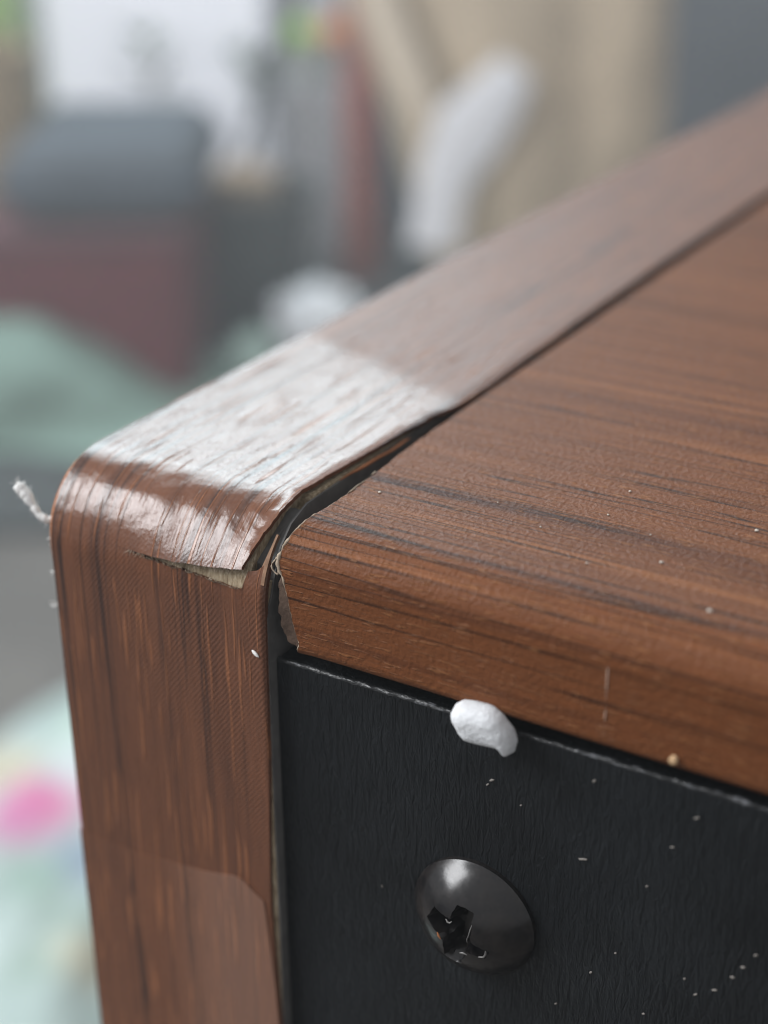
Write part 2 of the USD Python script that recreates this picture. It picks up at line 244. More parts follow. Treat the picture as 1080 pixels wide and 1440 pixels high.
# the foil on top: its front lip has lifted off along a crease
LEFT = -15.0
CX = np.concatenate([np.linspace(-15.12, -9.4, 26)[:-1], np.linspace(-9.4, -1.0, 60)])
def crease(x):      # arc length at which the top foil ends
    x = np.asarray(x, float)
    return np.interp(x, [-15.2, -9.4, -7.5, -5.7, -3.5, -2.2, -1.2, -0.6], [6.50, 6.52, 6.48, 6.40, 6.12, 5.95, 5.78, 5.5]) + wob(x, 1.1, 0.07, 5) + wob(x, 5, 0.03, 6)
def right_edge(s):  # x at which the top foil ends on the right
    s = np.asarray(s, float)
    return np.interp(-s, [-6.5, -5.7, -5.0, -3.5, -2, -1, 0, 4, 10, 14.5, 16.5, 20, 27, 40, 320], [-1.35, -1.15, -.95, -.66, -.50, -.46, -.42, -.18, .14, .55, .68, .78, .60, .36, .36]) + np.where(s > -17, wob(s, .7, .10, 9) + wob(s, 3.5, .05, 10), 0)
t_rows = np.concatenate([-np.geomspace(295, 17, 20), -np.linspace(16.6, 0.3, 60), np.linspace(0, 6.6, 46)])
frac = np.concatenate([np.linspace(0, .9, 44)[:-1], np.linspace(.9, 1, 14)])
S = np.broadcast_to(t_rows[:, None], (len(t_rows), len(frac))).copy()
lw_ = LEFT + np.where(t_rows > -30, wob(t_rows, .9, .05, 13) + wob(t_rows, 4, .035, 14), 0)[:, None]
X = lw_ + (right_edge(t_rows)[:, None] - lw_) * frac[None]
cr = crease(X)
S = np.where(S > 0, S / 6.6 * cr, S)
Y, Z, NY, NZ = edge_pos(S)
lift = np.interp(X, [-10, -8.5, -6, -2, -0.8], [0, .10, .26, .34, .30]) * np.clip((S - cr + 2.6) / 2.6, 0, 1) ** 2
lift += np.where(S > -18, np.clip((X - right_edge(t_rows)[:, None] + .9) / .9, 0, 1) ** 2 * np.interp(-S, [-7, -3, 0, 8, 14, 18], [.05, .18, .22, .16, .10, 0]), 0)
lift += 0.05 * (meshkit.fbm(np.stack([X * .35, S * .25, X * 0], -1), 3, 3) - .5) + np.where((S > 0) & (S < 6), 0.22 * np.sin(S / 6 * math.pi) * (meshkit.fbm(np.stack([X * .5, S * .6, X * 0 + 4], -1), 3, 4) - .5), 0)
# the right border of the foil dips where it bridges the gap
lift -= np.where(S < -14, np.clip((X + .2) / 1.2, 0, 1) ** 2 * .18, 0)
foil('top_foil', X, S, Y + NY * lift, Z + NZ * lift, NY, NZ, 0.26, W_SIDE, side, -S, X)
# the foil down the front, with the piece torn off under the crease
bx = np.concatenate([np.linspace(-14.98, -9.5, 24)[:-1], np.linspace(-9.5, -1.4, 60)[:-1], np.linspace(-1.38, 0.0, 16)])
def tear(x):
    x = np.asarray(x, float)
    g = np.interp(x, [-15.2, -9.6, -8.8, -6, -3.5, -1.9, -1.38, -1.2, -.6, -.2, 0.1], [-.12, -.10, .10, .36, .76, 1.10, 1.05, .10, -.1, -.55, -.8])
    return crease(np.minimum(x, -1.2)) + g + np.where((x > -9) & (x < -1.3), wob(x, 2.4, .12, 21) + wob(x, 8, .07, 22), wob(x, 3, .03, 23))
depth = np.concatenate([[0], np.geomspace(0.08, 60, 90), [100, 200, 388]])
SB = tear(bx)[None] + depth[:, None] * ((QA + 394 - tear(bx)) / 388)[None]
zb = edge_pos(SB)[1]
wave = np.interp(-zb, [0, 5, 15, 22, 25, 30, 36, 60, 400], [0.02, 0, -.12, -.35, -.45, -.25, -.05, 0, 0])
XB = bx[None] + wave * np.clip((bx[None] + 4) / 4, 0, 1)
YB, ZB, NYB, NZB = edge_pos(SB)
lb = np.where((XB < -1.3) & (XB > -9), .06 * np.exp(-depth[:, None] * 1.5), 0) + 0.05 * (meshkit.fbm(np.stack([XB * .3, SB * .06, XB * 0], -1), 3, 31) - .5)
lb = np.where(XB < -9.3, lb * np.clip(depth[:, None] / 1.5, 0, 1) - .03 * np.exp(-depth[:, None] * 2), lb)
lb -= np.clip((XB + .28) / .28, 0, 1) ** 2 * .20        # eased right-hand edge
foil('front_foil', XB, SB, YB + NYB * lb, ZB + NZB * lb, NYB, NZB, 0.27, W_SIDE, side, -SB, XB)
# lower down, an added layer with painted haze laps over it, corner cut off
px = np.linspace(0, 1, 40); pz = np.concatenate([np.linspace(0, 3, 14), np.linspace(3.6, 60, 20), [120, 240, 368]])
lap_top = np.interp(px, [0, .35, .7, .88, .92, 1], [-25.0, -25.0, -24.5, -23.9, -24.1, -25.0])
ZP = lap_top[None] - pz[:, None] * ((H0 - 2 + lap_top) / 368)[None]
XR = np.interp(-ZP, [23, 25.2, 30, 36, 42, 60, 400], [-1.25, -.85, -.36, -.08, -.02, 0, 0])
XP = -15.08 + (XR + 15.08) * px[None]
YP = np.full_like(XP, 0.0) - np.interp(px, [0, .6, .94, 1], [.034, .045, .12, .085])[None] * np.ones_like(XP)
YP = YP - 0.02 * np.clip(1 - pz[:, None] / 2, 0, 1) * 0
foil('haze_layer', XP, ZP, YP, ZP, -np.ones_like(XP), np.zeros_like(XP), np.abs(YP) - .004, W_HAZED, side, ZP - 2.85, XP, label='added lower layer with haze painted in and its corner cut off')
# orange edge of the foil along the left of the corner
so = np.linspace(0.2, 8.6, 40); wo = (.24 + wob(so, 2, .05, 15)) * np.clip(np.sin((so - .2) / 8.4 * math.pi), 0, 1) ** .6 + .03
XO = np.stack([-15.01 - wo, -15.01 - wo * .4, -15.0 + 0 * so], 1); SO = np.stack([so] * 3, 1)
YO, ZO, NYO, NZO = edge_pos(SO); dn = np.stack([0 * so + .16, .05 + 0 * so, .012 + 0 * so], 1)
foil('left_edge', XO, SO, YO - NYO * dn, ZO - NZO * dn, NYO, NZO, 0.2, RIM, side, -SO, XO)
yq, zq, nyq, nzq = edge_pos(ss)
foil('standing_sliver', xs_, ss, yq + nyq * .01, zq + nzq * .01, nyq, nzq, .25, SLIVER, side, -ss, xs_)
# torn fibres along both lips of the tear
fb_ = []
for i in range(110):
    x = rng.uniform(-9.2, -1.4); low = rng.random() < .6; s0 = float(tear(x)) if low else float(crease(x)); y0, z0, n0, m0 = (float(q) for q in edge_pos(s0)); off = .02 if low else .0
    p0 = np.array([x, y0 + n0 * off, z0 + m0 * off]); d = np.array([rng.normal() * .5, n0 * .55 + rng.normal() * .15, (1 if low else -1) * rng.uniform(.3, 1)]); ln = rng.uniform(.12, .38)
    a_, b_ = tube(np.array([p0 - d * .1, p0 + d * ln * .5, p0 + d * ln + rng.normal(size=3) * .04]), [.035, .025, .008], 4); fb_.append(trimesh.Trimesh(a_, b_, process=False))
fb_ = trimesh.util.concatenate(fb_); tag(obj('torn_fibres', (mm(fb_.vertices), fb_.faces), FRAY, side, True), kind='stuff')
# splinter left along the right edge of the top foil
yy = np.linspace(8, 15.2, 14)
v, f = tube(np.stack([np.interp(yy, [8, 15.2], [.02, .42]) + .04 * np.sin(yy * 2), yy, -.38 - .03 * np.cos(yy)], 1), np.interp(yy, [8, 10, 15, 15.2], [.03, .12, .10, .04]), 5)
obj('splinter', (mm(v), f), RIM, side, True)

# --- top board: dark core with a foil wrapped over the round nose
RN, YF, ZBOT, RB = 2.6, 0.15, -7.45, 0.9
LT = RN * math.pi / 2; LF = -ZBOT - RN - RB; LB = RB * math.pi / 2
def nose(s):
    """s < 0 on the top, then round the nose, down the front, and round under."""
    s = np.asarray(s, float); a = np.clip(s, 0, LT) / RN; b = np.clip(s - LT - LF, 0, LB) / RB
    y = np.where(s < 0, YF + RN - s, YF + RN - RN * np.sin(a)) + RB - RB * np.cos(b)
    z = np.where(s < 0, 0, -RN + RN * np.cos(a)) - np.clip(s - LT, 0, LF) - RB * np.sin(b)
    ny = np.where(b > 0, -np.cos(b), -np.sin(a)); nz = np.where(b > 0, -np.sin(b), np.cos(a))
    y = y + np.clip(s - LT - LF - LB, 0, None)
    return y, z, ny, nz
sp = np.concatenate([[-296], np.linspace(0, LT, 12), np.linspace(LT + .2, LT + LF, 5), np.linspace(LT + LF + .1, LT + LF + LB, 7), [LT + LF + LB + 290]])
y, z, ny, nz = nose(sp)
m = extrude_x(list(zip(y - ny * .26, z - nz * .26)), 1.95, 344); m.vertices = mm(m.vertices); m.fix_normals()
topb = obj('top_board', m, DARKCORE, cab, 30)
ch = [(1.96, .5, -2.2), (1.96, 2.6, -2.2), (1.96, 2.6, -7.1), (1.96, .55, -7.1), (.62, .62, -3.4), (.66, .55, -5.0), (.78, .6, -6.1), (1.1, .65, -6.9), (.62, 2.4, -3.2), (.8, 2.4, -6.9), (1.1, .8, -2.4), (1.2, 2.2, -2.3)]
m = trimesh.Trimesh(ch).convex_hull.subdivide().subdivide().subdivide(); m.vertices = m.vertices + (meshkit.fbm(m.vertices * 2.2, 3, 8)[:, None] - .5) * .22; m.vertices = mm(m.vertices)
obj('broken_corner', m, DARKCORE, topb, 40)
srow = np.concatenate([-np.geomspace(294, 18, 16), -np.linspace(17, .3, 34), np.linspace(0, LT, 20), np.linspace(LT + .2, LT + LF, 22), np.linspace(LT + LF + .08, LT + LF + LB, 10)])
def left_edge(s):
    s = np.asarray(s, float); zz = nose(s)[1]
    e = np.interp(-s, [-20, -0.01, 1.2, 3, 11, 30, 300], [0, 1.62, 1.80, 1.80, 1.42, 1.45, 1.5])
    fe = np.interp(-zz, [0, .5, 1.4, 1.9, 2.8, 4.2, 5.5, 6.5, 7.2, 7.5], [1.62, 1.30, .98, .95, 1.33, 1.64, 1.92, 2.22, 1.9, 1.8])
    return np.where(s > 0, fe, e) + np.where(s > -16, wob(s, 1.6, .07, 41) + wob(s, 6, .05, 42), 0)
fx = np.concatenate([np.linspace(0, .1, 60)[:-1], np.linspace(.1, 1, 16)])
ST = np.broadcast_to(srow[:, None], (len(srow), len(fx))); XT = left_edge(srow)[:, None] + (344 - left_edge(srow))[:, None] * fx[None]
YT, ZT, NYT, NZT = nose(ST)
lt = 0.03 * (meshkit.fbm(np.stack([XT * .15, ST * .4, XT * 0], -1), 3, 51) - .5) + .05 * np.exp(-(XT - XT[:, :1]) * 2) * (ST > -3)
foil('foil', XT, ST, YT + NYT * lt, ZT + NZT * lt, NYT, NZT, 0.25, W_PANEL, topb, XT, -ST)
# pale frayed paper along the broken edge of the foil
sf = np.concatenate([np.linspace(-6.5, 0, 26), np.linspace(.1, LT + LF + LB * .8, 70)])
yf, zf, nyf, nzf = nose(sf); xf = left_edge(sf)
rad = .006 + .16 * np.clip(meshkit.fbm(np.stack([sf * 1.6, sf * 0, sf * 0], -1), 3, 61) - .42, 0, 1) + np.where((sf > 2) & (sf < 4), .10, 0) * meshkit.noise(np.stack([sf * 4, sf * 0, sf * 0 + 2], -1), 62)
v, f = tube(np.stack([xf - .02 + wob(sf, 5, .05, 63), yf + nyf * .02, zf + nzf * .02 + wob(sf, 6, .04, 64)], 1), rad, 6)
obj('frayed_edge', (mm(v), f), FRAY, topb, True, label='pale frayed paper along the chipped end of the foil')
tt = np.linspace(0, 2 * math.pi, 22)
v, f = tube(np.stack([.72 + .26 * np.cos(tt) + .1 * np.sin(3 * tt), .45 + .12 * np.sin(tt), -2.2 + .42 * np.sin(tt) + .08 * np.cos(2 * tt)], 1), .035 + .02 * np.abs(np.sin(tt * 3)), 5)
obj('loose_fibre', (mm(v), f), FRAY, topb, True)
zc = np.linspace(-2.3, -6.4, 48)
v, f = tube(np.stack([20.0 + wob(zc, .8, .05, 71), np.interp(zc, [-6.6, -2.6, -1.8], [YF - .012, YF - .012, YF + .09]), zc], 1), .004 + .075 * np.clip(meshkit.noise(np.stack([zc * 1.7, zc * 0, zc * 0], -1), 72) - .25, 0, 1) ** 1.2, 4)
obj('scratch', (mm(v), f), plain('scratch_dust', (0.36, 0.24, 0.18), 0.8, 0.2), topb, True, label='thin pale vertical scratch on the front edge')

# --- black front panel, its edge bevelled and flecked with pale specks
YPN = 1.0
pan = [(YPN, -H0 + 1), (YPN, -8.6), (YPN + .28, -8.33), (6, -8.33), (6, -H0 + 1)]
m = extrude_x(pan[:2] + [(YPN + .002, -8.598), (6, -8.4), (6, -H0 + 1)], 0.06, 344); m.vertices = mm(m.vertices); m.fix_normals()
pnl = obj('black_panel', m, BLACK, cab)
xe = np.linspace(.1, 60, 420); ae = np.linspace(0, math.pi / 2, 6)
XE, AE = np.meshgrid(xe, ae, indexing='ij'); re = .20 + .12 * (meshkit.fbm(np.stack([XE * 1.8, AE * .6, XE * 0], -1), 4, 81) - .5)
ve, fe = shell(XE, YPN + .19 - re * np.cos(AE), -8.60 + re * np.sin(AE), -np.cos(AE), np.sin(AE), .2)
m = trimesh.Trimesh(mm(ve), tri(fe), process=False); m.fix_normals()
obj('specked_edge', m, BLACKEDGE, pnl, 40, label='bevelled top edge with pale specks')

# --- the crosshead screw
SC = np.array([12.75, YPN, -21.12]); SR, SH = 3.72, 2.05
a = np.linspace(0, 1, 26); rs = (SR ** 2 + SH ** 2) / (2 * SH)
pr = [(0, SH)] + [(SR * k, math.sqrt(rs * rs - (SR * k) ** 2) - (rs - SH) + .28) for k in a[1:]]
pr[0] = (0, SH + .28)
dome_prof = np.array([(0, -.6)] + [(SR * .5, -.6), (SR, -.6)] + pr[::-1])
head = trimesh.creation.revolve(dome_prof, sections=96)
head.merge_vertices(); head.fix_normals()
hm = man(head).refine_to_length(0.35)
def wedge(ang, l0, l1, w0, w1, d):
    """A tapered slot arm: wide and long at the surface, narrow at its floor."""
    pts = []
    for zz, ln, w in ((SH + .6, l1, w1), (SH - d, l0, w0)):
        for sgn in (-1, 1): pts += [(0, sgn * w, zz), (ln, sgn * w * .72, zz)]
    pts = np.array(pts); c, s = math.cos(ang), math.sin(ang)
    return manifold3d.Manifold.hull_points(np.stack([pts[:, 0] * c - pts[:, 1] * s, pts[:, 0] * s + pts[:, 1] * c, pts[:, 2]], 1).astype(np.float32))
cut = manifold3d.Manifold()
for ang, l1, w1 in ((157, 2.45, .95), (79, 2.3, .95), (-23, 2.15, .50), (-101, 2.4, .95)):
    cut = cut + wedge(math.radians(ang), 1.25, l1, .32, w1, 1.5)
cut = cut + manifold3d.Manifold.hull_points(np.array([(-1.15, .15, SH + .6), (-.2, .85, SH + .6), (.42, .40, SH + .6), (.10, -1.15, SH + .6), (-.8, -1.05, SH + .6), (-.2, 0, SH - 1.3), (0, -.2, SH - 1.3), (-.25, -.3, SH - 1.3)], np.float32))
cm = cut.refine_to_length(.22).to_mesh(); cv = np.array(cm.vert_properties[:, :3], float)
cv[:, :2] += (np.stack([meshkit.fbm(cv * 3.0 + 5, 3, 101), meshkit.fbm(cv * 3.0 + 9, 3, 102)], 1) - .5) * .34
cut = manifold3d.Manifold(manifold3d.Mesh(cv.astype(np.float32), np.array(cm.tri_verts, np.uint32)))
hm = hm - cut
hh = hm.to_mesh(); v = np.array(hh.vert_properties[:, :3], float); f = np.array(hh.tri_verts)
def on_panel(v): return np.stack([SC[0] + v[:, 0], SC[1] - v[:, 2], SC[2] + v[:, 1]], 1)
t = trimesh.Trimesh(on_panel(v), f, process=False); t.fix_normals(); t.vertices = mm(t.vertices)
scr = obj('screw', t, SCREW, cab, 28, label='domed black crosshead screw with a chewed recess')
pit = trimesh.creation.cylinder(2.2, .2, sections=24); pit.apply_translation([0, 0, .12]); pit.vertices = mm(on_panel(pit.vertices)); pit.fix_normals()
def burr(pts, r, name='burr'):
    v, f = tube(pts, r, 6); q = on_panel(v); tt = trimesh.Trimesh(mm(q), f, process=False); tt.fix_normals(); obj(name, tt, STEEL, scr, True)
def dz(x, y): return math.sqrt(rs * rs - x * x - y * y) - (rs - SH) + .28
def path(pp): return [(x, y, dz(x, y) + .0) for x, y in pp]
burr(path([(-.70, .98), (-.56, .86), (-.42, .86), (-.30, 1.0)]), [.03, .07, .05, .02])
burr(path([(.86, 1.15), (.80, .85), (.74, .5), (.66, .2), (.70, .0)]), [.02, .04, .03, .04, .02])
burr(path([(1.66, -.34), (1.68, -.54), (1.55, -.84), (1.25, -.90)]), [.03, .08, .06, .03])
burr(path([(.22, -.92), (.42, -.84), (.66, -.90)]), [.03, .07, .03])
b3 = path([(-1.22, -.15), (-1.12, -.35), (-.98, -.5)]); v, f = tube(b3, [.03, .07, .03], 6); tt = trimesh.Trimesh(mm(on_panel(v)), f, process=False); tt.fix_normals(); obj('burr', tt, RIM, scr, True, label='rusty burr')

# ------------------------------------------------------------------ crumbs, fibres and dust on the cabinet
def at(x, y, z): return (x * MM, y * MM, z * MM)
# white foam crumb, pillow-shaped, caught under the nose of the top board
foam = np.array([(12.38, -6.66), (11.96, -7.01), (11.75, -7.47), (11.76, -7.86), (11.87, -8.16), (12.15, -8.69), (12.58, -9.05), (13.12, -9.04), (13.81, -8.98), (14.5, -8.92), (14.70, -9.20), (14.93, -9.28), (15.24, -9.01), (15.37, -8.41), (15.19, -7.64), (14.65, -6.88), (14.23, -6.63), (13.86, -6.52), (13.07, -6.55)])
def pillow(outline, front, back, step=.09):
    pg = Polygon(outline); x0, y0, x1, y1 = pg.bounds
    ring = np.array([pg.exterior.interpolate(t, normalized=True).coords[0] for t in np.linspace(0, 1, 90, endpoint=False)])
    g = np.stack(np.meshgrid(np.arange(x0, x1, step), np.arange(y0, y1, step)), -1).reshape(-1, 2)
    inner = pg.buffer(-step * .7); g = np.array([p for p in g if inner.contains(Point(p))])
    p = np.vstack([ring, g]); tr = Delaunay(p).simplices; tr = np.array([t for t in tr if pg.contains(Point(p[t].mean(0)))])
    d = np.array([pg.exterior.distance(Point(q)) for q in p]); d[:len(ring)] = 0
    h = np.sqrt(np.clip(1 - (1 - np.clip(d / .95, 0, 1)) ** 2, 0, 1))
    n = len(p); idx = np.arange(n) + n; idx[:len(ring)] = np.arange(len(ring))
    c = np.array(pg.centroid.coords[0])
    A = np.stack([p[:, 0], -front * h, p[:, 1]], 1); B = np.stack([p[:, 0], back * h, p[:, 1]], 1)
    return np.vstack([A, B]), np.vstack([tr, idx[tr][:, ::-1]])
v, f = pillow(foam, 1.05, .62)
nn = (meshkit.fbm(v * 1.1, 2, 91) - .5) * .10 + (meshkit.fbm(v * 7, 2, 92) - .5) * .035
v[:, 1] += nn + np.interp(v[:, 2], [-8.2, -6.9], [.12, -.18]); v[:, 0] += nn * .3
base = v.mean(0)
t = trimesh.Trimesh((v - base) * MM, f, process=True); t.fix_normals()
fo = thing('foam_crumb', 'white foam crumb caught where the wooden edge meets the black panel', 'foam crumb', at(*base)); obj('foam_lump', t, FOAM, fo, True)
# fluffy thread at the left of the corner
tp = np.array([(-15.0, .85, -3.45), (-15.58, .48, -3.51), (-16.05, .39, -3.17), (-16.49, .40, -2.67), (-16.89, .43, -2.18), (-17.17, .41, -1.92), (-17.50, .38, -1.60)])
tq = np.linspace(0, 1, 40); cp = np.stack([np.interp(tq, np.linspace(0, 1, 7), tp[:, k]) for k in range(3)], 1)
th_ = thing('thread', 'frayed white thread sticking out left of the rounded cabinet corner', 'thread', at(*cp[0]))
v, f = tube(cp - cp[0] + np.stack([wob(tq, 9, .10, 95), wob(tq, 9, .1, 96), wob(tq, 9, .10, 97)], 1), np.interp(tq, [0, .3, .55, .8, 1], [.16, .20, .23, .36, .26]) * (1 + .5 * wob(tq, 14, 1, 98)), 9)
obj('strand', (v * MM, f), FIBRE, th_, True)
fz = []
for i in range(420):
    k = rng.integers(0, 40); p0 = cp[k] - cp[0]; d = rng.normal(size=3); d /= np.linalg.norm(d); ln = rng.uniform(.15, .45) * (0.6 + .8 * tq[k])
    q = np.array([p0, p0 + d * ln * .5 + rng.normal(size=3) * .04, p0 + d * ln + rng.normal(size=3) * .08]); a_, b_ = tube(q, [.022, .018, .008], 3); fz.append(trimesh.Trimesh(a_, b_, process=False))
fz = trimesh.util.concatenate(fz); obj('fluff', (fz.vertices * MM, fz.faces), FIBRE, th_, True)
# tufts of fibre on the left edge
for i, (x, y, z, n_, lab) in enumerate([(-15.2, .45, -4.5, 9, 'tuft of pale fibres just under the white thread on the left edge'), (-15.15, .2, -6.6, 3, 'single short pale fibre low on the left edge of the rounded corner'), (-15.15, .1, -8.8, 4, 'small pale fibre lowest on the left edge of the front foil')]):
    b = thing('fibre_tuft', lab, 'fibre', at(x, y, z)); tm = []
    for k in range(n_):
        d = np.array([-1, rng.normal() * .5 - .3, rng.normal() * .7]); d /= np.linalg.norm(d); p0 = np.array([.05, rng.normal() * .08, rng.normal() * .12 * (n_ > 4) * 2]); ln = rng.uniform(.2, .5)
        a_, b_ = tube(np.array([p0, p0 + d * ln * .5 + rng.normal(size=3) * .05, p0 + d * ln]), [.03, .035, .015], 4); tm.append(trimesh.Trimesh(a_, b_, process=False))
    tm = trimesh.util.concatenate(tm); obj('fibres', (tm.vertices * MM, tm.faces), FIBRE, b, True)
def fleck(name, pos, size, seed, m, label, cat, group=None, rot=0.0):
    ico = trimesh.creation.icosphere(2); w = ico.vertices; w = w * (1 + .7 * (meshkit.fbm(w * 1.7 + seed, 3, seed)[:, None] - .5)) * size
    c, s = math.cos(rot), math.sin(rot); w = np.stack([w[:, 0] * c - w[:, 2] * s, w[:, 1], w[:, 0] * s + w[:, 2] * c], 1)
    x = thing(name, label, cat, at(*pos), 0, group); obj('grain', (w * MM, ico.faces), m, x, True)
pd = [(13.55, -11.87, .20, .10), (13.31, -12.23, .14, .07), (19.29, -9.9, .17, .09), (24.74, -10.17, .20, .08), (23.65, -12.34, .15, .07), (18.92, -14.91, .32, .09), (22.49, -15.23, .10, .06), (21.06, -20.18, .10, .08), (19.74, -22.07, .13, .09), (28.39, -17.14, .15, .09), (27.83, -18.15, .17, .11), (27.35, -19.01, .16, .12),
      (26.51, -20.22, .20, .09), (25.54, -20.95, .17, .07), (24.9, -20.2, .10, .09), (17.82, -25.12, .12, .08), (15.29, -12.83, .08, .06), (9.9, -22.38, .08, .1), (6.78, -21.53, .06, .14), (22.85, -23.49, .12, .08)]
FLECK = {0: 'upper pale fleck of the pair below the white foam crumb', 1: 'lower pale fleck of the pair below the white foam crumb', 2: 'pale fleck on the black panel under the scratched wooden edge', 3: 'pale fleck on the black panel nearest the tan crumb', 4: 'pale fleck lower left of the one nearest the tan crumb', 5: 'longest slanted pale fleck, right of and above the screw', 9: 'topmost fleck of the slanting row at the lower right', 12: 'lowest but one fleck of the slanting row at the lower right', 13: 'lowest fleck of the slanting row at the lower right', 17: 'pale fleck just left of the screw head', 18: 'pale fleck midway between the screw and the left edge of the black panel'}
for i, (x, z, a_, b_) in enumerate(pd):
    fleck('dust_fleck', (x, YPN - .03, z), (a_ * .8, .05, b_ * .7), i + 1, DUST, FLECK.get(i, 'tiny pale dust fleck stuck on the black panel'), 'dust fleck', 'dust flecks on the black panel', 0.6 + .3 * math.sin(i))
SPECK = {0: 'largest pale speck in the middle of the wooden top', 1: 'pale speck nearest the rounded front edge of the wooden top, at right', 2: 'pale speck furthest right on the wooden top', 5: 'pale speck beside the chipped left end of the wooden top'}
for i, (x, y, r_) in enumerate([(19.87, 6.75, .14), (23.73, 3.2, .17), (22.81, 12.65, .14), (15.17, 13.9, .10), (15.32, 10.54, .09), (3.24, 6.96, .12), (12.83, 7.41, .08), (16.65, 4.81, .08), (9.5, 9.0, .06), (18.2, 9.4, .07)]):
    fleck('dust_speck', (x, y, .05), (r_ * .7, r_ * .7, r_ * .5), i + 50, TOPDUST, SPECK.get(i, 'tiny pale dust speck lying on the wood-look top'), 'dust speck', 'dust specks on the wooden top')
fleck('wood_crumb', (23.65, YF - .12, -6.6), (.22, .18, .26), 80, TANDUST, 'tan crumb stuck low on the wooden edge right of the scratch', 'crumb')
fleck('lint', (-.62, -.06, -7.84), (.26, .08, .12), 81, FIBRE, 'white speck of lint on the right rim of the upright front foil', 'lint', rot=-.6)

# ------------------------------------------------------------------ behind: floor, wall and the out-of-focus things (metres; l across, d away, z up)
def struct(name, mesh, m): return tag(obj(name, mesh, m), kind='structure')
def boxm(l0, l1, d0, d1, z0, z1, r=0.0, seg=3):
    if r <= 0:
        b = trimesh.creation.box((l1 - l0, d1 - d0, z1 - z0)); b.apply_translation(((l0 + l1) / 2, (d0 + d1) / 2, (z0 + z1) / 2)); return b
    s = trimesh.creation.icosphere(seg, r).vertices
    P = np.vstack([s + (x, y, z) for x in (l0 + r, l1 - r) for y in (d0 + r, d1 - r) for z in (z0 + r, z1 - r)])
    return trimesh.Trimesh(P).convex_hull
def inroom(m):
    v = np.asarray(m.vertices); return trimesh.Trimesh(np.stack([v[:, 0] * .85851695 - v[:, 1] * .51278519, v[:, 0] * .51278519 + v[:, 1] * .85851695, v[:, 2]], 1), m.faces, process=False)
struct('floor', inroom(boxm(-3, 3, -2, 1.5, FLOOR - .1, FLOOR)), plain('brown_grey_floor', (0.135, 0.120, 0.108), 0.6, 0.4, .2, 12))
struct('wall', inroom(boxm(-3, 3, 1.5, 1.6, FLOOR, 0.70)), plain('pale_wall', (0.78, 0.78, 0.80), 0.8, 0.2, .06, 9))
def bg(name, label, cat, l, d, z=FLOOR): return thing(name, label, cat, room(l, d, z), HEAD)
def put(par, name, m, material, smooth=40, label=None): return obj(name, m, material, par, smooth, label=label)
def sheet(l0, l1, d0, d1, hgt, seed, scale, thick=.004, n=60, edge=.25, tilt=0.0):
    """Crumpled cloth lying on the floor, as a closed thin-edged mound."""
    u, w = np.meshgrid(np.linspace(0, 1, n), np.linspace(0, 1, n), indexing='ij')
    rim = np.clip(np.minimum(np.minimum(u, 1 - u), np.minimum(w, 1 - w)) / edge, 0, 1); rim = rim * rim * (3 - 2 * rim)
    k = meshkit.fbm(np.stack([u * scale, w * scale, u * 0], -1), 4, seed); L_ = l0 + (l1 - l0) * u + (k - .5) * .05; D_ = d0 + (d1 - d0) * w + (meshkit.fbm(np.stack([u * 4, w * 4, u * 0 + 3], -1), 2, seed) - .5) * .05
    D_ = D_ + tilt * (L_ - l1); Z_ = thick + hgt * rim * (.62 + .5 * np.abs(k - .5) * 2 + .35 * k)
    v, f = shell(L_, D_, Z_, np.zeros_like(L_), np.ones_like(L_), Z_ - 0.001)
    m = trimesh.Trimesh(v, tri(f), process=False); m.fix_normals(); return m
# dark sheet added as floor shade under the far things
floor_shade = bg('floor_shade', 'dark grey-green sheet added as floor shade under the blurred things at the back', 'floor_shade', -.1, 1.14)
put(floor_shade, 'shade_slab', boxm(-.6, .6, -.33, .345, .0, .008, .003), plain('shade_sheet', (0.085, 0.090, 0.090), .95, .1, .3, 30))
# maroon box with a slate cushion on it
mb = bg('storage_box', 'dark maroon fabric box under the slate cushion', 'box', -.28, 1.10, FLOOR + .008)
put(mb, 'body', boxm(-.14, .15, -.10, .10, 0, .118, .012), plain('maroon_fabric', (0.15, 0.032, 0.038), .85, .2, .2, 40))
put(mb, 'lid', boxm(-.143, .153, -.103, .103, .119, .131, .005), plain('maroon_lid', (0.16, 0.07, 0.08), .8, .2, .2, 40))
cu = bg('cushion', 'slate blue rounded cushion lying on the maroon box', 'cushion', -.19, 1.09, FLOOR + .140)
m = boxm(-.066, .075, -.09, .09, 0, .056, .026); put(cu, 'cover', m, plain('slate_cloth', (0.095, 0.108, 0.125), .85, .2, .2, 30))
put(cu, 'piping', boxm(-.067, .076, -.092, .092, .024, .032, .0035), plain('slate_piping', (0.08, 0.10, 0.13), .8, .2))
# tan bolster and lime bottle at the far left
bo = bg('bolster', 'tan fabric roll standing upright on the maroon box left of the slate cushion', 'bolster', -.278, 1.10, FLOOR + .140)
m = trimesh.creation.cylinder(.036, .105, sections=40); m.apply_translation((0, 0, .0525)); put(bo, 'roll', m, plain('tan_fabric', (0.36, 0.27, 0.17), .9, .1, .2, 30))
m = trimesh.creation.cylinder(.022, .008, sections=30); m.apply_translation((0, 0, .1095)); put(bo, 'core_end', m, plain('tan_dark', (0.22, 0.16, 0.10), .9, .1))
def lathe(pr, sec=40): 
    m = trimesh.creation.revolve(np.array(pr), sections=sec); m.fix_normals(); return m
lb_ = bg('bottle', 'lime green bottle in the upper left corner behind the tan roll', 'bottle', -.356, 1.44)
put(lb_, 'body', lathe([(0, 0), (.035, 0), (.036, .01), (.036, .22), (.03, .25), (.016, .27), (.016, .30), (0, .30)]), plain('lime_plastic', (0.36, 0.55, 0.14), .4, .5, .1, 20))
put(lb_, 'cap', lathe([(0, .301), (.019, .301), (.019, .33), (0, .33)]), plain('lime_cap', (0.45, 0.7, 0.12), .4, .5))
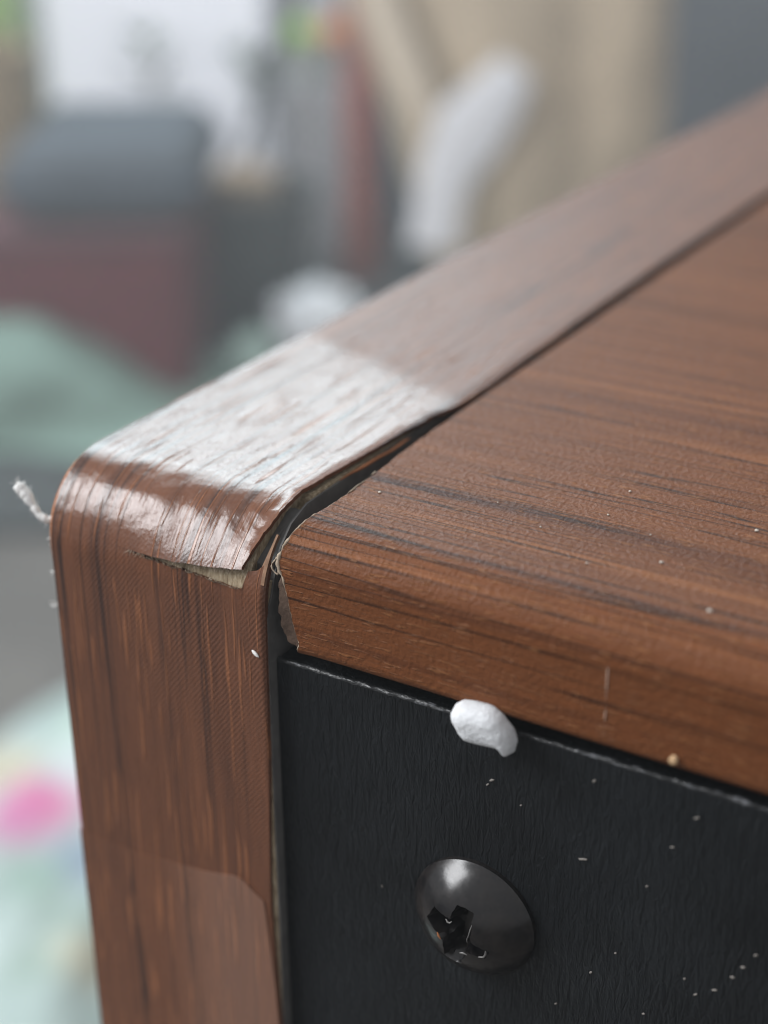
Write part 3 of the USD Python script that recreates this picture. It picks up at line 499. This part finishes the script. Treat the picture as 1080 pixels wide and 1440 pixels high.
# pale board leaning on the wall, given a glow to brighten that corner
wb = bg('glow_board', 'pale lavender board with an added glow behind the slate cushion at upper left', 'window', -.20, 1.47)
put(wb, 'glow_face', boxm(-.105, .10, -.012, 0, .0, .42, .004), plain('lavender_white', (0.80, 0.80, 0.86), .6, .3, .05, 15, emission_color=(0.90, 0.92, 1.0), emission_strength=0.22))  # emission added for brightness; no lamp sits behind it
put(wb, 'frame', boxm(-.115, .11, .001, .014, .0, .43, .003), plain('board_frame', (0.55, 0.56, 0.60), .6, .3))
# two small plants added to break up the glowing board behind them
LEAF = plain('grey_green_leaf', (0.20, 0.24, 0.19), .7, .3, .3, 40); STEM = plain('plant_stem', (0.16, 0.17, 0.11), .8, .2)
for nm_l, l_, h_, nl, lab in ((1, -.205, .235, 9, 'small grey-green plant added in front of the glowing board above the slate cushion'), (2, -.108, .225, 13, 'bushier grey-green plant added at the right side of the glowing board')):
    pt_ = bg('added_plant', lab, 'plant', l_, 1.425)
    put(pt_, 'pot', lathe([(0, 0), (.016, 0), (.021, .045), (.018, .045), (.016, .036), (0, .036)]), plain(f'plant_pot_{nm_l}', (0.22, 0.20, 0.19), .8, .2))
    put(pt_, 'stem', (lambda q: trimesh.Trimesh(q[0], q[1], process=False))(tube([(0, 0, .03), (.004, .002, .12), (-.003, 0, h_ - .02)], [.0022, .002, .001], 6)), STEM, True)
    for k in range(nl):
        z0 = rng.uniform(.13, h_ - .03); a_ = rng.uniform(0, 2 * math.pi); e_ = rng.uniform(.2, 1.1); w = trimesh.creation.icosphere(2).vertices * (.019, .0085, .0012); w[:, 0] += .021; w[:, 2] -= 8 * w[:, 0] ** 2 * .4
        ce_, se_ = math.cos(e_), math.sin(e_); w = np.stack([w[:, 0] * ce_ - w[:, 2] * se_, w[:, 1], w[:, 0] * se_ + w[:, 2] * ce_], 1)
        ca_, sa_ = math.cos(a_), math.sin(a_); w = np.stack([w[:, 0] * ca_ - w[:, 1] * sa_, (w[:, 0] * sa_ + w[:, 1] * ca_) * .6, w[:, 2] + z0], 1)
        put(pt_, 'leaf', trimesh.Trimesh(w, trimesh.creation.icosphere(2).faces, process=False), LEAF, True)
# grey-green bag of things, dark, with a tan lid and a pale ball
db = bg('waste_basket', 'dark green-black basket in the middle of the blurred background', 'basket', -.105, 1.20, FLOOR + .008)
put(db, 'body', lathe([(0, 0), (.042, 0), (.056, .105), (.052, .105), (.040, .006), (0, .006)]), plain('basket_plastic', (0.07, 0.078, 0.077), .6, .3, .2, 40))
put(db, 'rim', lathe([(.051, .103), (.059, .103), (.059, .112), (.051, .112)]), plain('basket_rim', (0.07, 0.08, 0.08), .5, .4))
m = lathe([(0, .06), (.035, .08), (.030, .120), (.012, .130), (0, .132)]); m.apply_scale((1.0, .8, 1)); put(db, 'paper_waste', m, plain('tan_paper', (0.42, 0.31, 0.22), .9, .1, .2, 60))
def ball(par, name, r, mat_, seed, sq=(1, 1, 1), amp=.35, freq=2.0):
    i = trimesh.creation.icosphere(4); w = i.vertices * (1 + amp * (meshkit.fbm(i.vertices * freq + seed, 4, seed)[:, None] - .5)); w = w * r * np.array(sq); w[:, 2] -= w[:, 2].min(); put(par, name, trimesh.Trimesh(w, i.faces, process=False), mat_, True)
pb = bg('paper_ball', 'small pale green crumpled paper in front of the dark basket', 'paper', -.088, 1.05, FLOOR + .008); ball(pb, 'crumpled_sheet', .019, plain('pale_green_paper', (0.36, 0.47, 0.42), .9, .1), 3)
wt = bg('tissue', 'crumpled white tissue on the floor beside the red-brown post', 'tissue', -.042, 1.11, FLOOR + .008); ball(wt, 'crumpled_tissue', .032, plain('white_tissue', (0.85, 0.85, 0.88), .9, .1), 4, (1.05, 1, .85), .8, 2.4)
# rod leaning over the basket
rd = bg('rod', 'thin dark rod leaning diagonally from the basket up to the carton', 'rod', 0, 0, FLOOR + .008)
def pole(a, b, r, n=14):
    a, b = np.array(a, float), np.array(b, float); return trimesh.creation.cylinder(r, segment=(a, b), sections=n)
put(rd, 'shaft', pole((-.150, 1.275, .0), (-.052, 1.345, .285), .0055), plain('dark_rod', (0.06, 0.065, 0.07), .5, .4))
m = trimesh.creation.icosphere(2, .008); m.apply_translation((-.052, 1.345, .285)); put(rd, 'end_knob', m, plain('dark_knob', (0.05, 0.05, 0.055), .5, .4))
# pale grey carton with a bowl of fruit on it
ca = bg('carton', 'tall pale grey carton behind the rod and left of the red-brown post', 'carton', -.043, 1.40, FLOOR + .008)
put(ca, 'body', boxm(-.038, .034, -.04, .04, 0, .160, .003), plain('grey_card', (0.56, 0.56, 0.58), .8, .2, .1, 20)); put(ca, 'flap', boxm(-.036, .032, -.038, .038,   .161, .164), plain('card_flap', (0.46, 0.46, 0.46), .8, .2)); put(ca, 'tape', boxm(-.008, .006, -.0415, -.0402, .02, .159), plain('card_tape', (0.50, 0.50, 0.52), .5, .4))
bw = bg('bowl', 'small white bowl on the tall grey carton at the top', 'bowl', -.052, 1.395, FLOOR + .173)
put(bw, 'shell', lathe([(0, 0), (.012, 0), (.024, .012), (.030, .030), (.0275, .030), (.022, .014), (.010, .004), (0, .004)]), plain('white_glaze', (0.72, 0.76, 0.70), .25, .5))
for nm, lab, cl, l_, col in (('lime', 'lime green fruit lying in the white bowl', 'fruit', -.066, (0.36, 0.66, 0.06)), ('orange', 'orange fruit lying in the white bowl', 'fruit', -.036, (0.90, 0.32, 0.06))):
    fr = bg(nm, lab, cl, l_, 1.395, FLOOR + .193); ball(fr, 'flesh', .014, plain(nm + '_skin', col, .45, .4), 7, (1, 1, .95), .05)
    m = trimesh.creation.cylinder(.0015, .004); m.apply_translation((0, 0, .028)); put(fr, 'stem', m, plain(nm + '_stem', (0.15, 0.2, 0.06)))
# red-brown post, slate panel
po = bg('wooden_post', 'slim red-brown wooden post standing against the slate panel', 'post', -.012, 1.31, FLOOR + .008)
put(po, 'shaft', lathe([(0, 0), (.013, 0), (.0145, .02), (.0125, .10), (.0135, .2), (.0125, .33), (.0125, .42), (0, .42)]), plain('red_brown_wood', (0.42, 0.10, 0.065), .45, .4, .2, 40))
put(po, 'foot', lathe([(.0146, .0), (.019, .0), (.019, .012), (.0148, .018)]), plain('post_foot', (0.18, 0.055, 0.04), .5, .4))
sl = bg('slate_panel', 'dark slate grey panel behind the red-brown post and the beige bag', 'panel', .2, 1.455)
put(sl, 'face', boxm(-.205, .4, -.01, .01, 0, .419, .003), plain('slate_grey', (0.17, 0.18, 0.20), .7, .3, .1, 15)); put(sl, 'top_rail', boxm(-.21, .405, -.014, .014, .42, .445, .004), plain('slate_rail', (0.10, 0.11, 0.13), .6, .3))
# beige canvas bag with a white strap
bgz = bg('canvas_bag', 'beige canvas bag with folds and a white strap, upper right', 'bag', 0, 0, FLOOR)
nz_, na = 60, 96; zz = np.linspace(0, .40, nz_); an = np.linspace(0, 2 * math.pi, na, endpoint=False)
lc = np.interp(zz, [0, .13, .22, .30, .40], [.100, .105, .102, .090, .078]); lw = np.interp(zz, [0, .02, .12, .20, .30, .40], [.055, .058, .062, .080, .100, .118]); dw = np.interp(zz, [0, .02, .2, .4], [.05, .055, .06, .05])
Zg, Ag = np.meshgrid(zz, an, indexing='ij'); fold = 1 + .16 * np.sin(Ag * 5 + Zg * 14 + 1.0) + .07 * np.sin(Ag * 9 - Zg * 9) + .10 * (meshkit.fbm(np.stack([np.cos(Ag) * 1.5, np.sin(Ag) * 1.5, Zg * 9], -1), 3, 12) - .5)
ce = lambda t: np.sign(np.cos(t)) * np.abs(np.cos(t)) ** .75; se = lambda t: np.sign(np.sin(t)) * np.abs(np.sin(t)) ** .75
vb = np.stack([lc[:, None] + lw[:, None] * ce(Ag) * (1 + (fold - 1) * .25), .97 + dw[:, None] * se(Ag) * fold, Zg], -1).reshape(-1, 3); fb = []
for i in range(nz_ - 1):
    for j in range(na):
        k = (j + 1) % na; fb += [[i * na + j, i * na + k, (i + 1) * na + k], [i * na + j, (i + 1) * na + k, (i + 1) * na + j]]
vb = np.vstack([vb, [lc[0], .97, 0], [lc[-1], .97, .40]]); fb += [[len(vb) - 2, (j + 1) % na, j] for j in range(na)] + [[len(vb) - 1, (nz_ - 1) * na + j, (nz_ - 1) * na + (j + 1) % na] for j in range(na)]
put(bgz, 'body', trimesh.Trimesh(vb, fb, process=False), plain('beige_canvas', (0.60, 0.49, 0.36), .9, .1, .1, 30, 0.0006, 220), 60)
def ribbon(pts, width, thick=.003):
    p = np.asarray(pts, float); t_ = np.linspace(0, 1, len(p)); u = np.linspace(0, 1, 40); p = np.stack([np.interp(u, t_, p[:, k]) for k in range(3)], 1); w = np.interp(u, t_, width)
    from scipy.ndimage import gaussian_filter1d
    p = gaussian_filter1d(p, 1.4, axis=0, mode='nearest')
    t = np.gradient(p, axis=0); t /= np.linalg.norm(t, axis=1, keepdims=True); s = np.cross(t, [0, -1, 0]); s /= np.linalg.norm(s, axis=1, keepdims=True)
    X = np.stack([p[:, 0] - s[:, 0] * w / 2, p[:, 0], p[:, 0] + s[:, 0] * w / 2], 1); Yr = np.stack([p[:, 1], p[:, 1] - .004, p[:, 1]], 1); Zr = np.stack([p[:, 2] - s[:, 2] * w / 2, p[:, 2], p[:, 2] + s[:, 2] * w / 2], 1)
    v, f = shell(X, Yr, Zr, -np.ones_like(X), np.zeros_like(X), thick); m = trimesh.Trimesh(v, tri(f), process=False); m.fix_normals(); return m
put(bgz, 'hem', ribbon([(-.012, .908, .36), (.000, .903, .32), (.012, .898, .288), (.026, .893, .256), (.038, .890, .230)], [.024, .024, .022, .020, .016]), plain('cream_hem', (0.74, 0.63, 0.50), .9, .1, .05), True)
put(bgz, 'strap', ribbon([(.088, .893, .267), (.077, .890, .25), (.059, .888, .229), (.046, .887, .205), (.041, .886, .179), (.0385, .886, .156)], [.022, .034, .044, .034, .030, .034]), plain('white_webbing', (0.90, 0.90, 0.93), .8, .2, .02), True)
# pale green cloth and printed cloth on the floor
gc = bg('green_cloth', 'crumpled mint green cloth lying on the floor at left', 'cloth', 0, 0, FLOOR + .008)
put(gc, 'fold', sheet(-.48, -.105, .90, 1.10, .062, 14, 2.0, edge=.42), plain('mint_cloth', (0.23, 0.32, 0.275), .9, .1, .25, 14), True)
fc = bg('printed_cloth', 'pale mint cloth printed with pink, cream and blue flowers at lower left', 'cloth', 0, 0, FLOOR)
m = sheet(-.34, -.085, .30, .70, .020, 24, 3.0, .006, 90, .08, 1.3); V = np.asarray(m.vertices)
col = np.tile([.42, .50, .475], (len(V), 1)) + (meshkit.fbm(V * 40, 3, 5)[:, None] - .5) * .25
for (l_, d_, r_, c_) in [(-.142, .492, .017, (.62, .20, .36)), (-.150, .475, .011, (.55, .22, .38)), (-.164, .525, .015, (.56, .50, .38)), (-.118, .458, .013, (.28, .34, .42)), (-.135, .445, .012, (.30, .40, .35)), (-.112, .408, .012, (.56, .52, .40)), (-.122, .425, .012, (.34, .42, .38)), (-.128, .398, .010, (.32, .40, .35)), (-.12, .52, .018, (.60, .62, .63)), (-.22, .45, .02, (.8, .25, .45)), (-.24, .55, .02, (.45, .5, .65)), (-.13, .56, .012, (.55, .68, .58)), (-.155, .405, .014, (.52, .60, .58))]:
    w_ = np.clip(1.6 - np.hypot(V[:, 0] - l_, V[:, 1] - d_) * (1 + .5 * (meshkit.fbm(V * 90, 2, 6) - .5)) / r_ * 1.0, 0, 1)[:, None]; col = col * (1 - w_) + np.array(c_) * w_
col = col * 1.0
fp = put(fc, 'fabric', m, mat('printed_cotton', {'a': ('attribute', {'attribute': 'tint'}), 'p': ('principled_bsdf', {'roughness': .9, 'specular_ior_level': .15})}, [('a.color', 'p.base_color')]), True)
colors(fp, np.clip(col, 0, 1))

# thin haze volume added to stand in for lens glare
hz = usdkit.material(stage, '/World/Looks/glare_haze', {'v': ('principled_volume', {'color': (0.97, 0.98, 1.0), 'density': HAZE, 'anisotropy': 0.35})}, volume='v.volume')
hb = trimesh.creation.box((6.8, 6.8, 2.9)); hb.apply_translation((0, 0, FLOOR - 1.1 + 1.45)); tag(obj('haze', hb, hz), 'thin pale haze volume added to stand in for lens glare', None, None, 'stuff')
